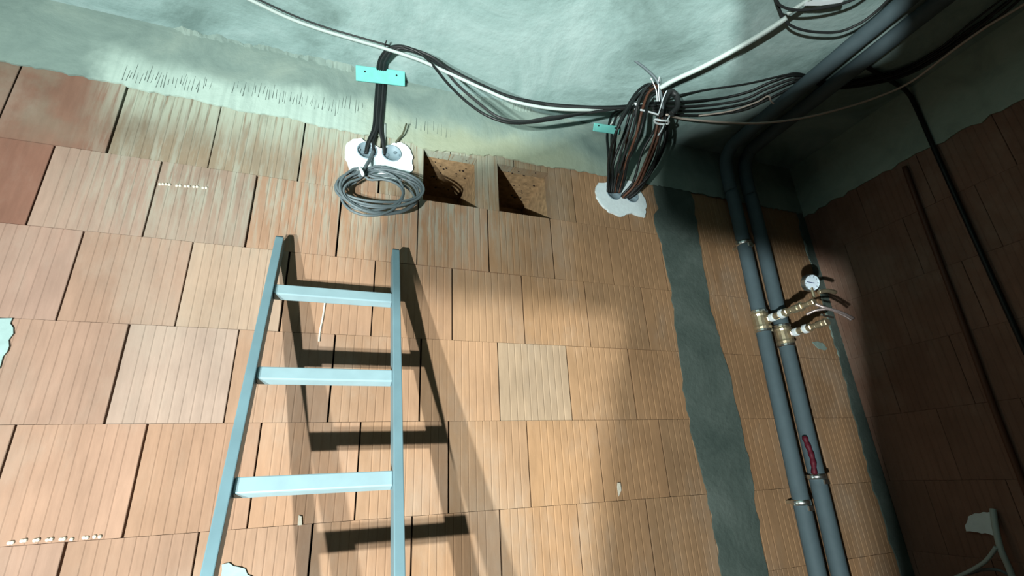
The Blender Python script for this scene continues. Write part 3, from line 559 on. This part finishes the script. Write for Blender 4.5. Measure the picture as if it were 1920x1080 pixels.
cable('hanging_cable', [(1.7685, -0.8101, 2.5), (1.8221, -0.7772, 2.49), (1.8561, -0.7665, 2.485), (1.909, -0.7747, 2.48), (1.9686, -0.8, 2.48), (2.0247, -0.8294, 2.485), (2.0617, -0.8634, 2.49), (2.0852, -0.915, 2.5)], 0.0042, 'dark', 'thin dark cable drooping at the top, upper of two', 'cable', None, 8)
cable('hanging_cable', [(1.8198, -0.7775, 2.53), (1.869, -0.7496, 2.52), (1.9145, -0.7259, 2.51), (1.9623, -0.7154, 2.5), (2.035, -0.7224, 2.495), (2.1234, -0.749, 2.495), (2.1626, -0.7932, 2.495), (2.1777, -0.8363, 2.5), (2.1714, -0.8897, 2.5), (2.1659, -0.9428, 2.51)], 0.0042, 'dark', 'thin dark cable drooping at the top, lower of two', 'cable', None, 8)
tag(MB().tube([(1.9251, -0.7919, 2.5), (1.9767, -0.8089, 2.5), (2.0311, -0.838, 2.5)], .0095, 4, 0).obj('white_clip', M['tie']), 'white plastic clip strip at the top edge beside the conduit', 'clip')
cable('side_wall_cable', [(2.5, -0.62, 2.588), (2.68, -0.6, 2.586), (2.765, -0.592, 2.57), (2.785, -0.59, 2.5), (2.786, -0.588, 2.27), (2.786, -0.588, 1.8), (2.786, -0.59, 1.2), (2.786, -0.59, 0.3)], 0.0085, 'black', 'black cable dropping down the dark side wall from the ceiling', 'cable', None, 8)
cable('side_wall_dark_line', [(2.789, -0.475, 2.29), (2.789, -0.468, 2.08), (2.789, -0.456, 1.6), (2.789, -0.444, 1.18), (2.789, -0.44, 0.4)], 0.01, 'brown', 'dark brown line down the side wall nearer the corner', 'conduit', None, 8)  # dark brown tube drawn along a dark line on the wall
cable('pale_cable', [(2.79, -0.3352, 1.0079), (2.77, -0.3348, 0.9608), (2.75, -0.3364, 0.8952), (2.76, -0.3345, 0.8303), (2.77, -0.325, 0.7686)], 0.0095, 'white', 'thick pale cable hanging from the low patch on the side wall', 'cable', None, 8)
cable('pale_cable', [(2.742, -0.33, 0.8983), (2.74, -0.2868, 0.8537), (2.74, -0.233, 0.8189), (2.74, -0.1758, 0.7888), (2.74, -0.1169, 0.7607)], 0.006, 'white', 'thinner pale cable crossing to the left from the low patch', 'cable', None, 8)
cable('pale_cable', [(2.77, -0.204, 0.8025), (2.76, -0.2622, 0.8239), (2.76, -0.3028, 0.8276), (2.77, -0.3253, 0.813)], 0.0045, 'grey', 'thin grey cable arc at the lower right edge', 'cable', None, 8)

# cable coil hanging under the twin boxes
cl = empty('cable_coil', (0.752, -0.045, 2.0683)); tag(cl, 'coil of grey cable hanging from the twin box above the ladder', 'cable coil')
cx, cy, cz = (0.752, -0.045, 2.0683)
r = random.Random(4); pts = []
loops = 8
for i in range(loops*14):
    a = 2*math.pi*i/14 + 2.2; k = i//14; kk = i/(loops*14)
    ph = math.sin(k*2.4)*.9; 
    rx = .116 + .022*math.sin(k*1.9+1); rz = .080 + .018*math.sin(k*2.7)
    ox = .016*math.sin(k*2.1+.5); oz = .015*math.cos(k*1.7)
    pts.append((cx+ox+math.cos(a)*rx, cy - .012 + .018*math.sin(a+ph) - .010*math.sin(k*3.1), cz+oz+math.sin(a)*rz + .012*math.cos(a)))
o = MB().tube(pts, .0042, 8, 3).obj('coil', M['grey'], None, True); child(o, cl)
o = MB().tube([(0.7315, -0.008, 2.2556), (0.7217, -0.025, 2.2101), (0.7103, -0.05, 2.1638), (0.701, -0.06, 2.1349), (0.6897, -0.055, 2.1125)], .0062, 8, 6).obj('lead', M['grey'], None, True); child(o, cl); o['label'] = 'thick grey lead into the left box'
o = MB().tube([(0.6915, -0.07, 2.1352), (0.6979, -0.08, 2.1153), (0.7017, -0.07, 2.112), (0.7037, -0.05, 2.1276), (0.6987, -0.04, 2.148), (0.6935, -0.05, 2.1493)], .0055, 6, 4, True).obj('cable_tie', M['tie'], None, True); child(o, cl); o['label'] = 'white nylon tie'

# turquoise strips that hold the cables to the wall
def strip(name, pts, label, dep, group, hh):
    (a, b) = pts
    a = Vector(a); b = Vector(b); d = (b-a).normalized(); L_ = (b-a).length
    t = empty(name, a); tag(t, label, 'cable strap', group)
    n_ = Vector((0, -.80, -.60)); n_ = (n_ - d*n_.dot(d)).normalized(); u = d.cross(n_)*-1
    if u.z < 0: u = -u
    mt = Matrix(((d.x, n_.x, u.x, 0), (d.y, n_.y, u.y, 0), (d.z, n_.z, u.z, 0), (0, 0, 0, 1)))
    m = MB().box((0, 0, -hh), (L_, dep, hh), mt).obj('strip', M['strap'], t)
    bv = m.modifiers.new('bevel', 'BEVEL'); bv.width = .0015; bv.segments = 1
    for q in (.18, .82):
        MB().lathe([(.0035, 0), (.003, .0015)], mt @ Vector((L_*q, dep, .008)), mt.to_3x3() @ Vector((0, 1, 0)), 8).obj('nail_head', M['nail'], m)
    return t
strip('cable_strap', ((0.6508, -0.032, 2.5616), (0.8238, -0.034, 2.5847)), 'turquoise strip across the black cables above the twin boxes', .006, 'turquoise cable straps', .026)
strip('cable_strap', ((1.6244, -0.026, 2.5673), (1.7507, -0.03, 2.575)), 'short turquoise strip half in shade beside the hanging cable loops', .006, 'turquoise cable straps', .017)

# ------------------------------------------------------------------ insulated pipes
PR = 0.0285
def pipe(name, xt, xb, zc, label, bands, lift):
    t = empty(name, (xb, -.062, 0)); tag(t, label, 'pipe', 'insulated pipes up the wall')
    zt = zc
    ptsv = [(xb, -.062, 0.0), (xb+(xt-xb)*.5, -.062, 1.1), (xt, -.062, 2.2), (xt-.002, -.063, 2.36), (xt-.003, -.075, zt-.06), (xt-.003, -.115, zt-.012), (xt-.003, -.18, zt), (xt-.003, -.5, zt), (xt-.003, -1.0, zt), (xt-.003, SHADE_Y+.06, zt)]
    o = child(MB().tube(ptsv, PR, 18, 6).obj('foam_sleeve', M['foam'], None, True), t)
    for z, mat in bands:
        x = xb+(xt-xb)*min(1, z/2.2)
        c = child(MB().lathe([(PR-.004, -.009), (PR+.0022, -.009), (PR+.0022, .009), (PR-.004, .009)], (x, -.062, z), (0, 0, 1), 24, False).obj('pipe_clamp', M['steel'], None, True), t)
        MB().box((x-PR-.014, -.068, z-.007), (x-PR+.002, -.056, z+.007)).obj('clamp_ear', M['steel'], c)
        MB().box((x+PR-.002, -.068, z-.007), (x+PR+.012, -.056, z+.007)).obj('clamp_ear', M['steel'], c)
        MB().box((x-.010, -.062-PR-.006, z-.026), (x+.014, -.062-PR+.004, z-.011)).obj('clamp_lock', M['steel'], c)
        MB().box((x-.005, -.062+PR-.002, z-.005), (x+.005, 0.0, z+.005)).obj('wall_stud', M['steel'], c)
    return t, (lambda z: xb+(xt-xb)*min(1, z/2.2))
pA, fA = pipe('insulated_pipe', 2.287, 2.215, 2.545, 'grey foam-insulated pipe beside the cement strip, left of the pair', [(2.075, 0), (1.055, 0)], 0)
pB, fB = pipe('insulated_pipe', 2.398, 2.312, 2.545, 'grey foam-insulated pipe nearer the room corner, right of the pair', [(1.135, 0)], 0)
# red rubber tongue of the clamp on the right pipe
xr = fB(1.2)
o = child(MB().tube([(xr-.034, -.080, 1.145), (xr-.035, -.088, 1.18), (xr-.032, -.086, 1.215), (xr-.034, -.082, 1.25), (xr-.033, -.078, 1.275)], lambda q: .0095+.0012*math.sin(q*30), 8, 8).obj('rubber_strip', M['red'], None, True), pB); o['label'] = 'dark red rubber strip'

# brass branches that stick out from the pipes
def branch(x, z, y1, label, gauge, parent_pipe):
    t = empty('pipe_branch', (x, -.062, z)); tag(t, label, 'pipe fitting', 'brass branches on the insulated pipes')
    A = (0, -1, 0)
    def part(nm, prof, p, ax, mat, n=14, cl=True): return child(MB().lathe(prof, p, ax, n, cl).obj(nm, M[mat], None, False), t)
    part('tee_body', [(PR+.0025, -.034), (PR+.0065, -.026), (PR+.004, -.018), (PR+.004, .018), (PR+.0065, .026), (PR+.0025, .034)], (x, -.062, z), (0, 0, 1), 'brass', 18)
    for dz in (-.040, .040): part('tee_ring', [(PR+.002, -.006), (PR+.005, -.003), (PR+.005, .003), (PR+.002, .006)], (x, -.062, z+dz), (0, 0, 1), 'steel', 18)
    y = -.062-PR
    seq = [('nut', .017, .018, 'brass', 6), ('white_collar', .016, .020, 'tie', 14), ('valve_body', .014, .026, 'brass', 12), ('white_collar', .0175, .016, 'tie', 14),
           ('nut', .016, .020, 'brass', 6), ('nipple', .011, .02, 'brass', 12), ('valve_body', .015, .03, 'brass', 10), ('nut', .017, .016, 'brass', 6), ('nipple', .010, .03, 'brass', 12), ('nut', .013, .018, 'brass', 6)]
    ys = {}
    for nm, r_, l_, mt, n in seq:
        if y-l_ < y1: break
        part(nm, [(r_*.86, 0), (r_, l_*.15), (r_, l_*.85), (r_*.86, l_)], (x, y, z), A, mt, n); y -= l_
        ys[nm] = y
    return t, y
brA, yA = branch(fA(1.72), 1.722, -.365, 'brass valve branch carrying the pressure gauge, on the left pipe', True, pA)
brB, yB = branch(fB(1.665), 1.668, -.275, 'shorter brass valve branch below the gauge, on the right pipe', False, pB)
# pressure gauge
gx, gy, gz = (2.3376, -0.27, 1.8159)
gd = Vector((-.25, -.85, -.30)).normalized()
gt = empty('pressure_gauge', (gx, gy, gz)); tag(gt, 'small round pressure gauge with a white dial above the brass branch', 'gauge')
gp = Vector((gx, gy, gz))
child(MB().lathe([(.024, -.026), (.033, -.020), (.033, .0), (.0295, .001), (.0295, -.004)], gp, gd, 24, False).obj('case', M['steel'], None, False), gt)
dl = child(MB().lathe([(.0295, -.006), (.0295, -.003)], gp, gd, 24).obj('dial', M['dial']), gt)
sx = gd.orthogonal().normalized(); sy = gd.cross(sx)
def gpt(a, r_, h): return gp + gd*h + (sx*math.cos(a)+sy*math.sin(a))*r_
MB().tube([gpt(2.2, .009, -.001), gpt(2.2+math.pi, .020, -.001)], .0014, 6, 0).obj('needle', M['needle'], dl)
for k in range(9): (MB().tube([gpt(k*.6-.6, .022, -.0025), gpt(k*.6-.6, .027, -.0025)], .0008, 4, 0).obj('tick_mark', M['cap'], dl))
child(MB().tube([gp - gd*.012 + Vector((0, 0, -.02)), gp - gd*.012+Vector((.0, 0, -.06))], .0055, 8, 0).obj('stem', M['brass']), gt)
# short hoses off the branch
child(MB().tube([(2.3133, -0.3, 1.7635), (2.3437, -0.31, 1.7687), (2.387, -0.31, 1.7662)], .008, 8).obj('outlet', M['brass'], None, True), brA)
cable('hose', [(2.2755, -0.3, 1.7147), (2.3006, -0.32, 1.6934), (2.3491, -0.33, 1.6795), (2.4088, -0.33, 1.6595)], 0.0055, 'hose', 'braided hose curving right under the gauge, upper', 'hose', 'hoses on the brass branches')
cable('hose', [(2.3392, -0.21, 1.7081), (2.3559, -0.24, 1.7164), (2.3864, -0.27, 1.7128), (2.4197, -0.29, 1.6876), (2.4415, -0.3, 1.6651)], 0.005, 'hose', 'braided hose curving right under the gauge, lower', 'hose', 'hoses on the brass branches')
child(MB().tube([(2.2921, -0.3, 1.6753), (2.32, -0.3, 1.6712), (2.3489, -0.3, 1.6691)], .0042, 6).obj('lever', M['steel'], None, True), brB)

# ------------------------------------------------------------------ low patch on the side wall
RP = [(-0.2341, 0.9523), (-0.2538, 0.9822), (-0.3012, 0.9977), (-0.3332, 0.999), (-0.3337, 0.9746), (-0.3144, 0.9267), (-0.2861, 0.931), (-0.2558, 0.9321), (-0.2326, 0.9337)]
o = MB().slab(jag(RP, .003, .01, 6, True), [], lambda u, v, d: (XR-.0005-d, u, v), .008).obj('gypsum_patch', M['gypsum'], wall_right); o['label'] = 'dim gypsum patch low on the side wall'

# ------------------------------------------------------------------ the two floodlights themselves
def work_light(pos, power, label):
    p = Vector(pos); d = (Vector(LAMP_AIM)-p).normalized()
    t = empty('work_light', (p.x, p.y-.03, 0)); tag(t, label, 'floodlight', 'site floodlights on the floor')
    q = d.to_track_quat('-Z', 'Y').to_matrix().to_4x4(); mt = Matrix.Translation(p) @ q     # local -Z = beam
    h = MB(); a, b_, e = .085, .065, .045
    vs = [(-a,-b_,0),(a,-b_,0),(a,b_,0),(-a,b_,0),(-a*.8,-b_*.8,e),(a*.8,-b_*.8,e),(a*.8,b_*.8,e),(-a*.8,b_*.8,e),
          (-a+.008,-b_+.008,0),(a-.008,-b_+.008,0),(a-.008,b_-.008,0),(-a+.008,b_-.008,0),(-a+.02,-b_+.02,.012),(a-.02,-b_+.02,.012),(a-.02,b_-.02,.012),(-a+.02,b_-.02,.012)]
    fs = [(0,1,5,4),(1,2,6,5),(2,3,7,6),(3,0,4,7),(4,5,6,7),(0,1,9,8),(1,2,10,9),(2,3,11,10),(3,0,8,11),(8,9,13,12),(9,10,14,13),(10,11,15,14),(11,8,12,15),(12,13,14,15)]
    child(h.add([mt @ Vector(v) for v in vs], fs).obj('housing', M['cap']), t)
    for sx in (-1, 1):
        lg = MB().box((p.x+sx*.094-.008, p.y-.10, 0), (p.x+sx*.094+.008, p.y+.08, .015))
        lg.box((p.x+sx*.094-.006, p.y-.035, .015), (p.x+sx*.094+.006, p.y-.02, p.z))
        child(lg.obj('stand_leg', M['cap']), t)
    ld = D.lights.new('flood', 'AREA'); ld.shape = 'SQUARE'; ld.size = .045; ld.energy = power; ld.color = LAMP_TINT; ld.spread = math.radians(140)
    lo = D.objects.new('flood', ld); COL.objects.link(lo); lo.matrix_world = Matrix.Translation(p+d*.004) @ q
work_light(*LAMPS[0], 'black floodlight on the floor, the one nearer the shade panel')
work_light(*LAMPS[1], 'black floodlight on the floor, the one nearer the left wall')
